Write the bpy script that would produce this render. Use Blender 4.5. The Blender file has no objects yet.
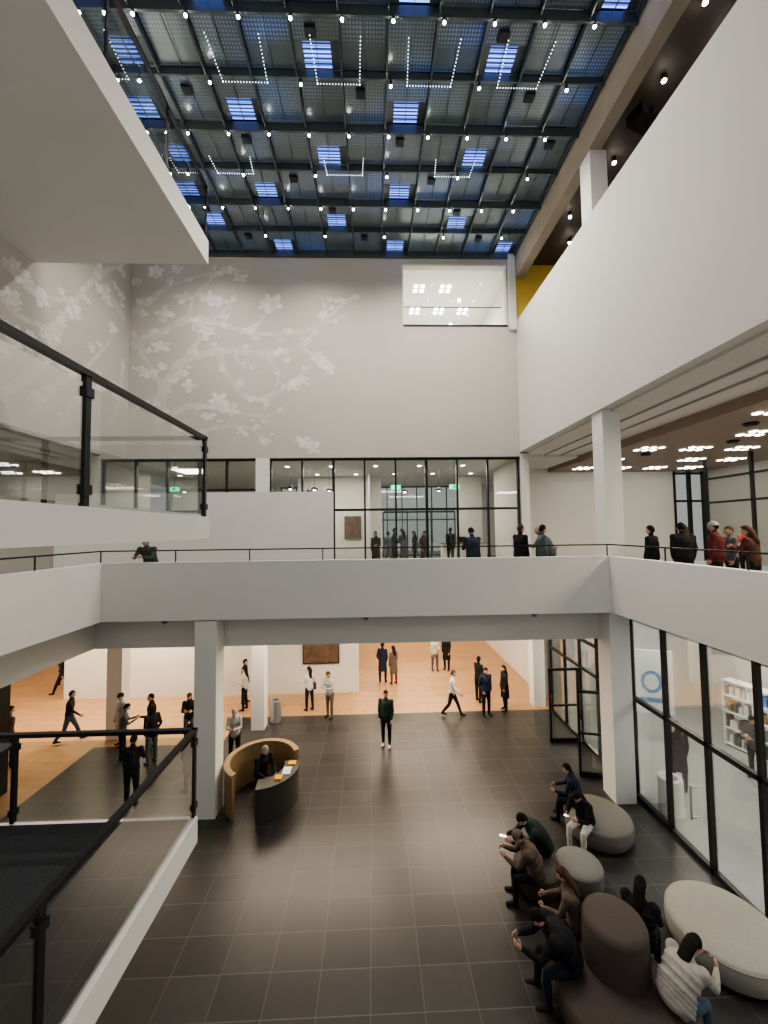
import bpy, math, random
import numpy as np
from mathutils import Vector, Matrix
random.seed(7)
scene=bpy.context.scene
COL=scene.collection
R=math.radians

# ------------------------------------------------------------------ materials
def newmat(name):
    m=bpy.data.materials.new(name); m.use_nodes=True
    nt=m.node_tree
    b=nt.nodes['Principled BSDF']
    return m,nt,b
def surf(name,col,rough=0.6,metal=0.0,var=0.06,scale=3.0,bump=0.0,spec=0.5):
    m,nt,b=newmat(name)
    tc=nt.nodes.new('ShaderNodeTexCoord'); n=nt.nodes.new('ShaderNodeTexNoise')
    n.inputs['Scale'].default_value=scale; n.inputs['Detail'].default_value=4
    nt.links.new(tc.outputs['Object'],n.inputs['Vector'])
    r=nt.nodes.new('ShaderNodeValToRGB')
    r.color_ramp.elements[0].position=0.3; r.color_ramp.elements[1].position=0.7
    r.color_ramp.elements[0].color=tuple(c*(1-var) for c in col)+(1,)
    r.color_ramp.elements[1].color=tuple(min(1,c*(1+var)) for c in col)+(1,)
    nt.links.new(n.outputs['Fac'],r.inputs['Fac']); nt.links.new(r.outputs['Color'],b.inputs['Base Color'])
    b.inputs['Roughness'].default_value=rough; b.inputs['Metallic'].default_value=metal
    b.inputs['Specular IOR Level'].default_value=spec
    if bump:
        bp=nt.nodes.new('ShaderNodeBump'); bp.inputs['Strength'].default_value=bump
        nt.links.new(n.outputs['Fac'],bp.inputs['Height']); nt.links.new(bp.outputs['Normal'],b.inputs['Normal'])
    return m
def emit(name,col,st):
    m,nt,b=newmat(name)
    b.inputs['Base Color'].default_value=tuple(col)+(1,)
    b.inputs['Emission Color'].default_value=tuple(col)+(1,)
    b.inputs['Emission Strength'].default_value=st
    return m
def glassmat(name,tint=(0.93,0.95,0.94),refl=0.10):
    m,nt,b=newmat(name)
    nt.nodes.remove(b)
    out=nt.nodes['Material Output']
    t=nt.nodes.new('ShaderNodeBsdfTransparent'); t.inputs['Color'].default_value=tuple(tint)+(1,)
    g=nt.nodes.new('ShaderNodeBsdfGlossy'); g.inputs['Roughness'].default_value=0.02
    lw=nt.nodes.new('ShaderNodeLayerWeight'); lw.inputs['Blend'].default_value=0.25
    mm=nt.nodes.new('ShaderNodeMath'); mm.operation='MULTIPLY_ADD'; mm.inputs[1].default_value=0.5; mm.inputs[2].default_value=refl*0.4
    mm.use_clamp=True
    nt.links.new(lw.outputs['Fresnel'],mm.inputs[0])
    mx=nt.nodes.new('ShaderNodeMixShader')
    nt.links.new(mm.outputs[0],mx.inputs[0]); nt.links.new(t.outputs[0],mx.inputs[1]); nt.links.new(g.outputs[0],mx.inputs[2])
    nt.links.new(mx.outputs[0],out.inputs['Surface'])
    return m
def brick(name,c1,c2,mortar,bw,rh,ms,offset,rough,rot=0,spec=0.5,loc=(0,0,0),bump=0.15):
    m,nt,b=newmat(name)
    mp=nt.nodes.new('ShaderNodeMapping')
    mp.inputs['Rotation'].default_value=(0,0,rot); mp.inputs['Location'].default_value=loc
    geo=nt.nodes.new('ShaderNodeNewGeometry')
    br=nt.nodes.new('ShaderNodeTexBrick')
    br.offset=offset; br.squash=1.0
    br.inputs['Color1'].default_value=c1+(1,); br.inputs['Color2'].default_value=c2+(1,); br.inputs['Mortar'].default_value=mortar+(1,)
    br.inputs['Scale'].default_value=1.0; br.inputs['Mortar Size'].default_value=ms; br.inputs['Brick Width'].default_value=bw; br.inputs['Row Height'].default_value=rh
    br.inputs['Bias'].default_value=0.0
    nt.links.new(geo.outputs['Position'],mp.inputs['Vector']); nt.links.new(mp.outputs[0],br.inputs['Vector'])
    n=nt.nodes.new('ShaderNodeTexNoise'); n.inputs['Scale'].default_value=4; n.inputs['Detail'].default_value=6
    nt.links.new(mp.outputs[0],n.inputs['Vector'])
    mx=nt.nodes.new('ShaderNodeMix'); mx.data_type='RGBA'; mx.blend_type='MULTIPLY'; mx.inputs['Factor'].default_value=0.35
    nt.links.new(br.outputs['Color'],mx.inputs['A']); nt.links.new(n.outputs['Fac'],mx.inputs['B'])
    nt.links.new(mx.outputs['Result'],b.inputs['Base Color'])
    b.inputs['Roughness'].default_value=rough; b.inputs['Specular IOR Level'].default_value=spec
    bp=nt.nodes.new('ShaderNodeBump'); bp.inputs['Strength'].default_value=bump; bp.inputs['Distance'].default_value=0.01; bp.invert=True
    nt.links.new(br.outputs['Fac'],bp.inputs['Height']); nt.links.new(bp.outputs['Normal'],b.inputs['Normal'])
    return m

M_white=surf('white_plaster',(0.70,0.69,0.655),0.75,var=0.02,scale=0.6)
M_fascia=surf('white_fascia_paint',(0.80,0.80,0.77),0.6,var=0.02,scale=0.5)
M_mural=surf('grey_mural_wall',(0.53,0.505,0.465),0.8,var=0.04,scale=0.5)
M_petal=surf('mural_petal',(0.74,0.715,0.70),0.8,var=0.07,scale=5)
M_petal2=surf('mural_petal_soft',(0.66,0.635,0.60),0.8,var=0.10,scale=5)
M_twig=surf('mural_branch',(0.615,0.59,0.555),0.8,var=0.09,scale=3)
M_black=surf('black_metal',(0.018,0.019,0.021),0.4,var=0.1,metal=0.3)
M_steel=surf('brushed_steel',(0.45,0.46,0.47),0.35,metal=0.8)
M_beam=surf('ceiling_beam_steel',(0.10,0.12,0.125),0.45,metal=0.3)
M_darkceil=surf('dark_ceiling',(0.03,0.035,0.045),0.7)
M_tan=surf('tan_beam_cladding',(0.42,0.365,0.30),0.55,var=0.08,scale=2)
M_gold=surf('gold_panel',(0.66,0.47,0.08),0.5,var=0.05)
M_brownceil=surf('brown_ceiling',(0.30,0.235,0.185),0.6,var=0.05)
M_darkgallery=surf('dark_gallery_paint',(0.09,0.075,0.065),0.6,var=0.05)
M_carpet=surf('dark_carpet',(0.035,0.04,0.045),0.9,var=0.35,scale=60,bump=0.3)
M_floor2=surf('grey_stone_floor',(0.20,0.19,0.18),0.45,var=0.1)
M_shopfloor=surf('shop_floor',(0.42,0.42,0.40),0.35,var=0.06)
M_tile=brick('slate_tile',(0.056,0.053,0.051),(0.037,0.035,0.034),(0.115,0.108,0.10),0.78,0.60,0.007,0.0,0.34,loc=(0.1,0.12,0))
M_wood=brick('oak_planks',(0.62,0.37,0.185),(0.54,0.31,0.15),(0.30,0.17,0.08),1.8,0.14,0.004,0.5,0.35,rot=0)
M_glass=glassmat('clear_glass')
M_glassrail=glassmat('railing_glass',(0.88,0.91,0.90),0.12)
M_warm=emit('warm_lamp',(1.0,0.80,0.55),30)
M_bulb=emit('ceiling_bulb',(1.0,0.93,0.82),60)
M_led=emit('led_dot',(0.85,0.95,1.0),4)
M_sq=emit('square_light',(1.0,0.95,0.86),9)
M_green=emit('exit_sign_green',(0.05,0.9,0.35),2.6)
M_art=surf('brown_artwork',(0.13,0.08,0.05),0.6,var=0.3,scale=6)
M_pouf=surf('pouf_beige_fabric',(0.34,0.325,0.28),0.9,var=0.06,scale=30,bump=0.1)
M_pouf2=surf('pouf_taupe_fabric',(0.18,0.168,0.15),0.9,var=0.06,scale=30,bump=0.1)
M_poufbrown=surf('pouf_brown_fabric',(0.078,0.060,0.052),0.85,var=0.08,scale=30,bump=0.1)
M_poufgreen=surf('pouf_grey_fabric',(0.18,0.18,0.165),0.9,var=0.06,scale=30,bump=0.1)
M_desk=surf('desk_dark_laminate',(0.05,0.045,0.04),0.5)
M_deskt=surf('desk_tan_wood',(0.29,0.20,0.105),0.5,var=0.1,scale=8)
M_paper=surf('paper_white',(0.8,0.8,0.78),0.8)
M_paperY=surf('paper_yellow',(0.8,0.45,0.03),0.8)
M_blue=surf('poster_blue',(0.12,0.25,0.5),0.6)
M_screen=emit('phone_screen',(0.8,0.9,1.0),4)
M_skin=surf('skin',(0.55,0.34,0.25),0.55,var=0.05)
M_eye=surf('eye_white',(0.8,0.8,0.78),0.3); M_iris=surf('eye_dark',(0.03,0.02,0.015),0.2); M_lip=surf('lip',(0.36,0.13,0.11),0.5)
def perf():
    m,nt,b=newmat('perforated_metal_painted_glow'); L=nt.links.new
    tc=nt.nodes.new('ShaderNodeTexCoord'); v=nt.nodes.new('ShaderNodeTexVoronoi')
    v.inputs['Scale'].default_value=13; v.inputs['Randomness'].default_value=0.0
    L(tc.outputs['Object'],v.inputs['Vector'])
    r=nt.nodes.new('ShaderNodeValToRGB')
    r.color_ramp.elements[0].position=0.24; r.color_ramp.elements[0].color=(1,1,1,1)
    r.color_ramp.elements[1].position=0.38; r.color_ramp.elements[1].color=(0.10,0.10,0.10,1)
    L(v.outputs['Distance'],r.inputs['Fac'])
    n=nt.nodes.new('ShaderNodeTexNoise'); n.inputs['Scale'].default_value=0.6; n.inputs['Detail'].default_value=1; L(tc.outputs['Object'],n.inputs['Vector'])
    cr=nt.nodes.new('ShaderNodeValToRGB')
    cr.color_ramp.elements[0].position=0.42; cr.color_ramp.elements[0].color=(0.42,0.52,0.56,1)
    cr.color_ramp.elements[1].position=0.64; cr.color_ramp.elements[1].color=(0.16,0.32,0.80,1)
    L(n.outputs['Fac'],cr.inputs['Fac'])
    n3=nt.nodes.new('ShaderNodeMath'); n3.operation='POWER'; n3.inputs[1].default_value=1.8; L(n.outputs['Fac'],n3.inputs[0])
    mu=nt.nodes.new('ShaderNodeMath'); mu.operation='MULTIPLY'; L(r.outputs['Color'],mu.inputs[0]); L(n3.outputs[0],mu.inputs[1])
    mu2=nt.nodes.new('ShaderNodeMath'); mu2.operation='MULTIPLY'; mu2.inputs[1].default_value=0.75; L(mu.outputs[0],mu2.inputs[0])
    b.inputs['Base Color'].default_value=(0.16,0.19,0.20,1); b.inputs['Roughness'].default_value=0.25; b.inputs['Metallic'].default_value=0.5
    L(cr.outputs['Color'],b.inputs['Emission Color']); L(mu2.outputs[0],b.inputs['Emission Strength'])  # glow painted into dots and blue tint, standing in for light above panels
    return m
M_perf=perf()
def louvre():
    m,nt,b=newmat('blue_skylight_louvre')
    tc=nt.nodes.new('ShaderNodeTexCoord'); w=nt.nodes.new('ShaderNodeTexWave'); w.bands_direction='Y'
    w.inputs['Scale'].default_value=4.0
    nt.links.new(tc.outputs['Object'],w.inputs['Vector'])
    r=nt.nodes.new('ShaderNodeMath'); r.operation='MULTIPLY_ADD'; r.inputs[1].default_value=2.6; r.inputs[2].default_value=0.6
    nt.links.new(w.outputs['Fac'],r.inputs[0])
    b.inputs['Base Color'].default_value=(0.05,0.08,0.2,1)
    b.inputs['Emission Color'].default_value=(0.18,0.30,1.0,1)
    nt.links.new(r.outputs[0],b.inputs['Emission Strength'])
    return m
M_louvre=louvre()

# ------------------------------------------------------------------ mesh builder
class MB:
    def __init__(s): s.v=[];s.f=[];s.m=[];s.mats=[]
    def mi(s,mat):
        if mat not in s.mats: s.mats.append(mat)
        return s.mats.index(mat)
    def quad(s,a,b,c,d,mat):
        i=len(s.v); s.v+= [tuple(a),tuple(b),tuple(c),tuple(d)]; s.f.append((i,i+1,i+2,i+3)); s.m.append(s.mi(mat))
    def box(s,x0,x1,y0,y1,z0,z1,mat,M=None):
        i=len(s.v); P=[(x0,y0,z0),(x1,y0,z0),(x1,y1,z0),(x0,y1,z0),(x0,y0,z1),(x1,y0,z1),(x1,y1,z1),(x0,y1,z1)]
        if M is not None: P=[tuple(M@Vector(p)) for p in P]
        s.v+=P
        for f in [(0,3,2,1),(4,5,6,7),(0,1,5,4),(1,2,6,5),(2,3,7,6),(3,0,4,7)]:
            s.f.append(tuple(i+k for k in f)); s.m.append(s.mi(mat))
    def bar(s,p0,p1,w,h,mat):
        p0=Vector(p0);p1=Vector(p1);t=(p1-p0);L=t.length;t.normalize()
        up=Vector((0,0,1)) if abs(t.z)<0.9 else Vector((0,1,0))
        u=t.cross(up).normalized(); v=u.cross(t).normalized()
        M=Matrix((( u.x,t.x,v.x,p0.x),(u.y,t.y,v.y,p0.y),(u.z,t.z,v.z,p0.z),(0,0,0,1)))
        s.box(-w/2,w/2,0,L,-h/2,h/2,mat,M)
    def tube(s,pts,rad,mat,n=10,side=(1,0,0),cap=0.5):
        pts=[Vector(p) for p in pts]; side=Vector(side); rings=[]
        for k,p in enumerate(pts):
            a=pts[max(0,k-1)];b=pts[min(len(pts)-1,k+1)]
            t=(b-a).normalized(); u=side-t*side.dot(t)
            if u.length<1e-3: u=Vector((0,1,0))-t*t.y
            u.normalize(); w=t.cross(u)
            r=rad[k]; ra,rb=(r if isinstance(r,tuple) else (r,r))
            i=len(s.v); rings.append(i)
            for j in range(n):
                an=2*math.pi*j/n; s.v.append(tuple(p+u*(ra*math.cos(an))+w*(rb*math.sin(an))))
        mi=s.mi(mat)
        for k in range(len(rings)-1):
            for j in range(n):
                s.f.append((rings[k]+j,rings[k]+(j+1)%n,rings[k+1]+(j+1)%n,rings[k+1]+j)); s.m.append(mi)
        for e,(k,kk) in enumerate(((0,1),(-1,-2))):
            t=(pts[k]-pts[kk]).normalized(); r=rad[k]; rr=min(r) if isinstance(r,tuple) else r
            i=len(s.v); s.v.append(tuple(pts[k]+t*rr*cap))
            for j in range(n):
                a,b=rings[k]+j,rings[k]+(j+1)%n
                s.f.append((i,b,a) if e==0 else (i,a,b)); s.m.append(mi)
    def ball(s,c,r,mat,n=10,m=7,M=None,keep=None,shape=None):
        if not isinstance(r,tuple): r=(r,r,r)
        i0=len(s.v); mi=s.mi(mat); c=Vector(c)
        dirs=[]
        for a in range(m+1):
            th=math.pi*a/m
            for b in range(n):
                ph=2*math.pi*b/n
                d=Vector((math.sin(th)*math.cos(ph),math.sin(th)*math.sin(ph),math.cos(th))); dirs.append(d)
                p=Vector((d.x*r[0],d.y*r[1],d.z*r[2]))
                if shape: p=shape(d,p)
                p=c+p
                if M is not None: p=M@p
                s.v.append(tuple(p))
        for a in range(m):
            for b in range(n):
                q=(i0+a*n+b,i0+(a+1)*n+b,i0+(a+1)*n+(b+1)%n,i0+a*n+(b+1)%n)
                if keep:
                    dd=(dirs[q[0]-i0]+dirs[q[1]-i0]+dirs[q[2]-i0]+dirs[q[3]-i0])/4
                    if not keep(dd): continue
                s.f.append(q); s.m.append(mi)
    def lathe(s,c,prof,mat,n=40,mats=None):
        i0=len(s.v)
        for (r,z) in prof:
            for j in range(n):
                an=2*math.pi*j/n; s.v.append((c[0]+r*math.cos(an),c[1]+r*math.sin(an),c[2]+z))
        for k in range(len(prof)-1):
            mi=s.mi(mats[k] if mats else mat)
            for j in range(n):
                s.f.append((i0+k*n+j,i0+k*n+(j+1)%n,i0+(k+1)*n+(j+1)%n,i0+(k+1)*n+j)); s.m.append(mi)
    def build(s,name,loc=(0,0,0),rz=0,smooth=False,parent=None):
        me=bpy.data.meshes.new(name); me.from_pydata(s.v,[],s.f)
        for mt in s.mats: me.materials.append(mt)
        me.polygons.foreach_set('material_index',s.m)
        if smooth: me.polygons.foreach_set('use_smooth',[True]*len(s.f))
        me.update()
        o=bpy.data.objects.new(name,me); COL.objects.link(o); o.location=loc; o.rotation_euler=(0,0,rz)
        if parent: o.parent=parent
        return o
def boxo(name,x0,x1,y0,y1,z0,z1,mat):
    mb=MB(); cx,cy,cz=(x0+x1)/2,(y0+y1)/2,(z0+z1)/2
    mb.box(x0-cx,x1-cx,y0-cy,y1-cy,z0-cz,z1-cz,mat)
    return mb.build(name,(cx,cy,cz))

# ------------------------------------------------------------------ shell
XR=6.05; XL=-9.65; YB=15.5; YF=9.8; ZC=18.3
boxo('floor',-9.1,6.72,-1,13.2,-0.1,0.0,M_tile)
boxo('floor_tile_strip',-5.0,6.72,13.2,15.0,-0.1,0.0,M_tile)
boxo('floor_wood',-20,14,15.0,32,-0.1,0.0,M_wood)
boxo('floor_wood_left',-20,-9.1,-1,13.2,-0.1,0.0,M_wood)
boxo('floor_wood_mid',-20,-5.0,13.2,15.0,-0.1,0.0,M_wood)
boxo('floor_shop',6.72,14,-1,15.0,-0.1,0.0,M_shopfloor)
boxo('floor_upper_bridge',XL-6,14,YF+0.18,32,4.72,5.2,M_floor2)
boxo('floor_upper_left',XL-6,-6.84,-1,YF+0.18,4.72,5.2,M_floor2)
boxo('floor_upper_right',XR+0.2,16,-1,YF+0.18,4.72,5.2,M_floor2)
boxo('parapet_wall_back',-6.66,XR,YF,YF+0.18,4.75,6.18,M_fascia)
boxo('parapet_wall_left',-6.84,-6.66,-1,YF+0.18,4.75,6.18,M_fascia)
boxo('parapet_wall_right',XR,XR+0.18,-1,YF+0.18,4.75,6.18,M_fascia)
boxo('beam_back',-7.4,6.9,YF+0.55,YF+0.85,3.95,4.72,M_white)
boxo('beam_left',-7.5,-7.2,-1,YF+0.55,3.95,4.72,M_white)
boxo('ceiling_ground',-20,6.6,YF+0.85,32,4.3,4.7,M_white)
boxo('ceiling_ground_left',-20,-7.5,-1,YF+0.85,4.3,4.7,M_white)
boxo('ceiling_shop',6.8,14,-1,15,4.45,4.7,M_white)
boxo('column',-4.40,-3.87,YF+0.02,YF+0.52,0,4.72,M_fascia)
boxo('column.001',6.02,6.54,YF+0.05,YF+0.6,0,4.72,M_fascia)
boxo('column.002',6.12,6.60,YF+0.18,YF+0.66,5.2,10.04,M_fascia)
boxo('column.003',-9.0,-8.5,13.6,14.05,0,4.3,M_fascia)
boxo('column.004',-4.3,-3.85,14.0,14.45,0,4.3,M_fascia)
boxo('column.005',6.2,6.65,15.2,15.65,0,4.3,M_fascia)
boxo('column.006',-10.4,-9.9,10.6,11.1,0,4.3,M_black)
ZT=19.25
W0,W1,WZ0,WZ1=1.35,5.68,15.3,17.85
boxo('wall_back',XL,W0,YB,YB+0.3,9.85,ZT,M_mural)
boxo('wall_back_below_window',W0,W1,YB,YB+0.3,9.85,WZ0,M_mural)
boxo('wall_back_above_window',W0,W1,YB,YB+0.3,WZ1,ZT,M_mural)
boxo('wall_back_pier',W1,XR,YB,YB+0.3,9.85,ZT,M_mural)
boxo('wall_left',XL-0.3,XL,0,YB+0.3,9.85,ZT,M_mural)
boxo('wall_right',XR,XR+0.3,-1,YB+0.3,10.04,15.48,M_white)
boxo('trim_back_pilaster',5.74,6.03,YB-0.12,YB,15.1,ZC,M_fascia)
boxo('wall_ground_back',-13,-0.65,17,17.3,0,4.3,M_white)
boxo('wall_ground_far',-20,14,31,31.2,0,4.3,M_white)
boxo('wall_ground_right',6.9,7.1,15.9,31,0,4.3,M_white)
boxo('wall_shop_side',13,13.2,-1,15,0,4.5,M_white)
boxo('wall_shop_back',7.2,13,14.8,15,0,4.5,M_white)
boxo('wall_ground_left',-20.2,-20,-1,31,0,4.3,M_white)
boxo('ceiling_upper_back',-16,8.6,YB+0.3,26,9.85,10.1,M_white)
boxo('ceiling_upper_left',-16,XL-0.3,-1,YB+0.3,9.85,10.1,M_white)
boxo('wall_upper_left',-16.2,-16,-1,26,5.2,9.85,M_white)
boxo('trim_soffit_right',XR+0.3,8.8,-1,YB+3.5,9.98,10.2,M_white)
boxo('ceiling_upper_right',8.8,17,-1,19.2,9.7,10.0,M_brownceil)
boxo('wall_upper_right_back',6.4,15.15,19,19.2,5.2,9.98,M_white)
boxo('wall_upper_right_corner',XR,XR+0.35,YB,19,5.2,9.98,M_white)
boxo('wall_upper_right_side',16.8,17,-1,19,5.2,9.7,M_white)
boxo('wall_lobby_low',-11.5,-1.45,14.4,14.6,5.2,8.38,M_fascia)
boxo('wall_upper_pilaster',-4.62,-4.08,YB,YB+0.3,5.2,9.85,M_fascia)
boxo('wall_upper_far_left',-16,-6,25.8,26,5.2,9.85,M_white)
boxo('wall_upper_far_right',6,8.6,25.8,26,5.2,9.85,M_white)
boxo('trim_tan_beam',XR,XR+0.35,-1,YB+0.3,17.3,ZT,M_tan)
boxo('column.007',6.08,6.55,YF+0.2,YF+0.7,15.48,17.3,M_fascia)
boxo('column.008',6.08,6.55,3.0,3.45,15.48,17.3,M_fascia)
boxo('wall_gold',XR,12,YB,YB+0.2,15.3,17.9,M_gold)
boxo('ceiling_gallery_right',XR+0.35,12,-1,YB,17.9,18.1,M_darkgallery)
boxo('wall_gallery_right',12,12.2,-1,YB,15.0,18.1,M_darkgallery)
boxo('floor_gallery_right',XR+0.3,12,-1,YB,15.0,15.2,M_floor2)
boxo('ceiling_upper_gallery',0.8,6.0,YB+0.3,22,WZ1+0.02,18.05,M_fascia)
boxo('wall_upper_gallery_back',0.8,6.0,22,22.2,14.8,WZ1,M_white)
boxo('wall_upper_gallery_left',0.8,1.0,YB+0.3,22,14.8,WZ1,M_white)
boxo('wall_upper_gallery_right',5.9,6.0,YB+0.3,22,14.8,WZ1,M_white)
boxo('floor_upper_gallery',0.8,6.0,YB+0.3,22,15.0,15.2,M_white)
mb=MB()
for gx in (2.0,3.2,4.4):
    for gy in (16.8,18.6,20.4):
        if (gx,gy) in ((4.4,16.8),(2.0,20.4)): continue
        for ax in (0,0.3):
            for ay in (0,0.34): mb.box(gx+ax,gx+ax+0.16,gy+ay,gy+ay+0.18,WZ1-0.015,WZ1+0.02,M_sq)
mb.build('recessed_ceiling_lights')
mb=MB()
mb.box(W0,W1,YB+0.1,YB+0.12,WZ0,WZ1,M_glass)
mb.box(W0,W1,YB-0.02,YB+0.05,WZ0-0.04,WZ0+0.03,M_black); mb.box(W0-0.02,W0+0.03,YB-0.02,YB+0.05,WZ0,WZ1,M_fascia); mb.box(W0,W1,YB-0.02,YB+0.05,WZ1-0.03,WZ1+0.03,M_fascia)
mb.box(W0+0.1,W1-0.1,YB+0.4,YB+0.43,16.3,16.33,M_black)
mb.build('window_1')
boxo('balcony_slab_upper',XL,-4.70,-1,11.1,14.72,15.42,M_white)

# ------------------------------------------------------------------ atrium ceiling
boxo('ceiling',XL-0.3,XR+0.35,-1,YB+0.3,19.15,19.3,M_darkceil)
mb=MB(); pn=MB(); lv=MB(); bl=MB(); ld=MB()
cx=[-9.6+1.12*i for i in range(14)]+[6.0]
cy=[15.45-1.25*j for j in range(14)]
for x in cx: mb.box(x-0.018,x+0.018,-0.8,15.45,18.20,18.36,M_beam)
for j,y in enumerate(cy): mb.box(XL,XR,y-0.024,y+0.024,18.12 if j%2==0 else 18.2,18.38,M_beam)
rnd=random.Random(3)
for j in range(len(cy)-1):
    for i in range(len(cx)-1):
        x0,x1,y1,y0=cx[i]+0.03,cx[i+1]-0.03,cy[j]-0.04,cy[j+1]+0.04
        t1=0.10*((i+j)%2)
        if (i+2*j)%4==1 and rnd.random()<0.85:
            pn.quad((x0,y0,18.40),(x1,y0,18.40),(x1,y0+0.62,18.40),(x0,y0+0.62,18.40),M_perf)
            pn.box(x0,x0+0.2,y0+0.62,y1,18.39,18.42,M_beam); pn.box(x1-0.2,x1,y0+0.62,y1,18.39,18.42,M_beam)
            lv.box(x0+0.2,x1-0.2,y0+0.62,y1,18.43,18.46,M_louvre)
            for q in range(5): yy=y0+0.66+q*0.1; mb.box(x0+0.2,x1-0.2,yy,yy+0.012,18.39,18.425,M_beam)
        else:
            pn.quad((x0,y0,18.40+t1),(x1,y0,18.40+t1),(x1,y1,18.40),(x0,y1,18.40),M_perf)
        if (i+j)%4==0: mb.box(x0+0.3,x0+0.55,y0+0.3,y0+0.5,18.30,18.40,M_darkceil)
        mb.box((x0+x1)/2-0.008,(x0+x1)/2+0.008,y0,y1,18.34,18.37,M_beam)
for j,y in enumerate(cy[1:10]):
    for i,x in enumerate(cx[1:-1]):
        if (i+j)%2==0 or j%2==1:
            bl.tube([(x+0.1,y,18.2),(x+0.1,y,18.05)],[0.028,0.028],M_black,n=8)
            bl.ball((x+0.1,y,18.03),0.034,M_bulb,n=8,m=5)
def dots(p0,p1):
    n=int((Vector(p1)-Vector(p0)).length/0.07)
    for k in range(n+1):
        p=Vector(p0).lerp(Vector(p1),k/max(1,n)); ld.box(p.x-0.007,p.x+0.007,p.y-0.007,p.y+0.007,p.z-0.008,p.z+0.008,M_led)
for (a,b,yf,yn) in [(-3.6,-2.5,9.25,8.3),(-1.25,-0.2,9.25,8.3),(1.0,2.1,9.25,8.3),(3.3,4.3,9.25,8.3),(-4.7,-3.6,11.75,11.2),(-1.3,-0.2,11.75,11.2),(2.1,3.2,11.75,11.2)]:
    dots((a,yf,18.12),(b,yf,18.12)); dots((a,yf,18.12),(a-0.05,yn,18.12)); dots((b,yf,18.12),(b+0.05,yn,18.12))
mb.build('ceiling_grid_beams'); pn.build('ceiling_perforated_panels'); lv.build('skylight_louvres'); bl.build('ceiling_spotlights',smooth=True); ld.build('led_light_strings')
mb=MB()
for (x,y) in [(7.2,8.7),(8.0,7.9),(7.3,10.8),(7.0,12.8),(9.0,9.6),(7.6,14),(7.0,7.3)]:
    mb.tube([(x,y,17.9),(x,y,17.75)],[0.05,0.05],M_black,n=8); mb.ball((x,y,17.73),0.05,M_bulb,n=8,m=5)
mb.build('gallery_spotlights',smooth=True)
mb=MB()
mb.box(-0.3,0.3,-0.22,0.22,-0.14,0.14,M_black); mb.tube([(0,-0.22,0),(0,-0.32,0)],[0.09,0.08],M_black,n=16,cap=0.1); mb.bar((0,0,0.14),(0,0,0.36),0.05,0.05,M_black)
mb.build('ceiling_projector',(7.15,9.4,17.54),R(20))

# ------------------------------------------------------------------ mural
def smoothline(pts):
    P=[Vector((p[0],p[1])) for p in pts]; S=[]
    for k in range(len(P)-1):
        a=P[max(0,k-1)];b=P[k];c=P[k+1];d=P[min(len(P)-1,k+2)]
        for s in range(6):
            t=s/6; S.append(0.5*((2*b)+(c-a)*t+(2*a-5*b+4*c-d)*t*t+(3*b-a-3*c+d)*t*t*t))
    S.append(P[-1]); return S
def ribbon(mb,pts,w0,w1,plane,mat,off):
    S=smoothline(pts); n=len(S); rr=random.Random(len(pts)*7+int(pts[0][0]*10))
    L=[];Rr=[]
    for k,p in enumerate(S):
        t=(S[min(n-1,k+1)]-S[max(0,k-1)]).normalized(); q=Vector((-t.y,t.x)); w=(w0+(w1-w0)*k/(n-1))*(0.7+0.6*rr.random())/2
        L.append(p+q*w); Rr.append(p-q*w)
    f=(lambda p:(p.x,YB-off,p.y)) if plane=='b' else (lambda p:(XL+off,p.x,p.y))
    for k in range(n-1): mb.quad(f(L[k]),f(L[k+1]),f(Rr[k+1]),f(Rr[k]),mat)
    return S
cnt=[0]
def flower(mb,c,r,plane,rr):
    f=(lambda x,y,o:(x,YB-o,y)) if plane=='b' else (lambda x,y,o:(XL+o,x,y))
    a0=rr.random()*6.28; sq=0.5+0.5*rr.random(); npet=rr.choice((4,5,5,6))
    for k in range(npet):
        cnt[0]+=1
        a=a0+k*6.283/npet+0.3*rr.random(); pr=r*(0.40+0.25*rr.random()); o=0.0045+0.00012*(cnt[0]%50)
        px,py=c[0]+math.cos(a)*r*0.5,c[1]+math.sin(a)*r*0.5*sq
        if plane=='l' and px>YB-0.3: continue
        i=len(mb.v); m=10; mi=mb.mi(M_petal if rr.random()<0.5 else M_petal2)
        for j in range(m):
            b=2*math.pi*j/m; rw=0.75+0.5*rr.random(); ex,ey=pr*math.cos(b)*rw,pr*0.62*math.sin(b)*rw
            mb.v.append(f(px+ex*math.cos(a)-ey*math.sin(a),py+(ex*math.sin(a)+ey*math.cos(a))*sq,o))
        mb.f.append(tuple(range(i,i+m))); mb.m.append(mi)
def W(a,b): return (-9.62+(a-127)*0.0397, 9.9+(455-b)*0.041)
mb=MB(); rr=random.Random(11)
br=[([(150,455),(158,420),(160,390),(178,362),(215,350),(262,352),(298,345),(330,312),(354,292)],0.46,0.12),
([(129,345),(150,335),(185,318),(215,322),(250,332),(300,330),(345,312)],0.38,0.1),
([(129,312),(145,300),(165,285),(205,272),(240,268)],0.28,0.08),
([(165,385),(145,372),(129,366)],0.25,0.12),
([(215,350),(228,380),(250,398),(280,388),(310,362)],0.28,0.08),
([(185,318),(190,295),(205,280),(212,262)],0.2,0.06),([(250,332),(262,312),(275,300)],0.16,0.05),
([(158,420),(185,405),(220,408),(262,415),(285,402)],0.3,0.06),
([(300,345),(315,360),(335,368)],0.16,0.05),([(178,362),(195,340),(205,330)],0.2,0.1),
([(170,455),(200,430),(240,425),(262,438)],0.2,0.05),([(129,410),(145,400),(160,395)],0.2,0.15),([(320,322),(322,300),(316,292)],0.12,0.04),
([(262,352),(275,372),(270,395),(255,418)],0.14,0.04),([(129,330),(138,350),(150,370),(160,385)],0.2,0.2),([(230,350),(240,365),(262,372)],0.12,0.04),([(205,322),(225,305),(232,290)],0.14,0.04)]
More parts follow.
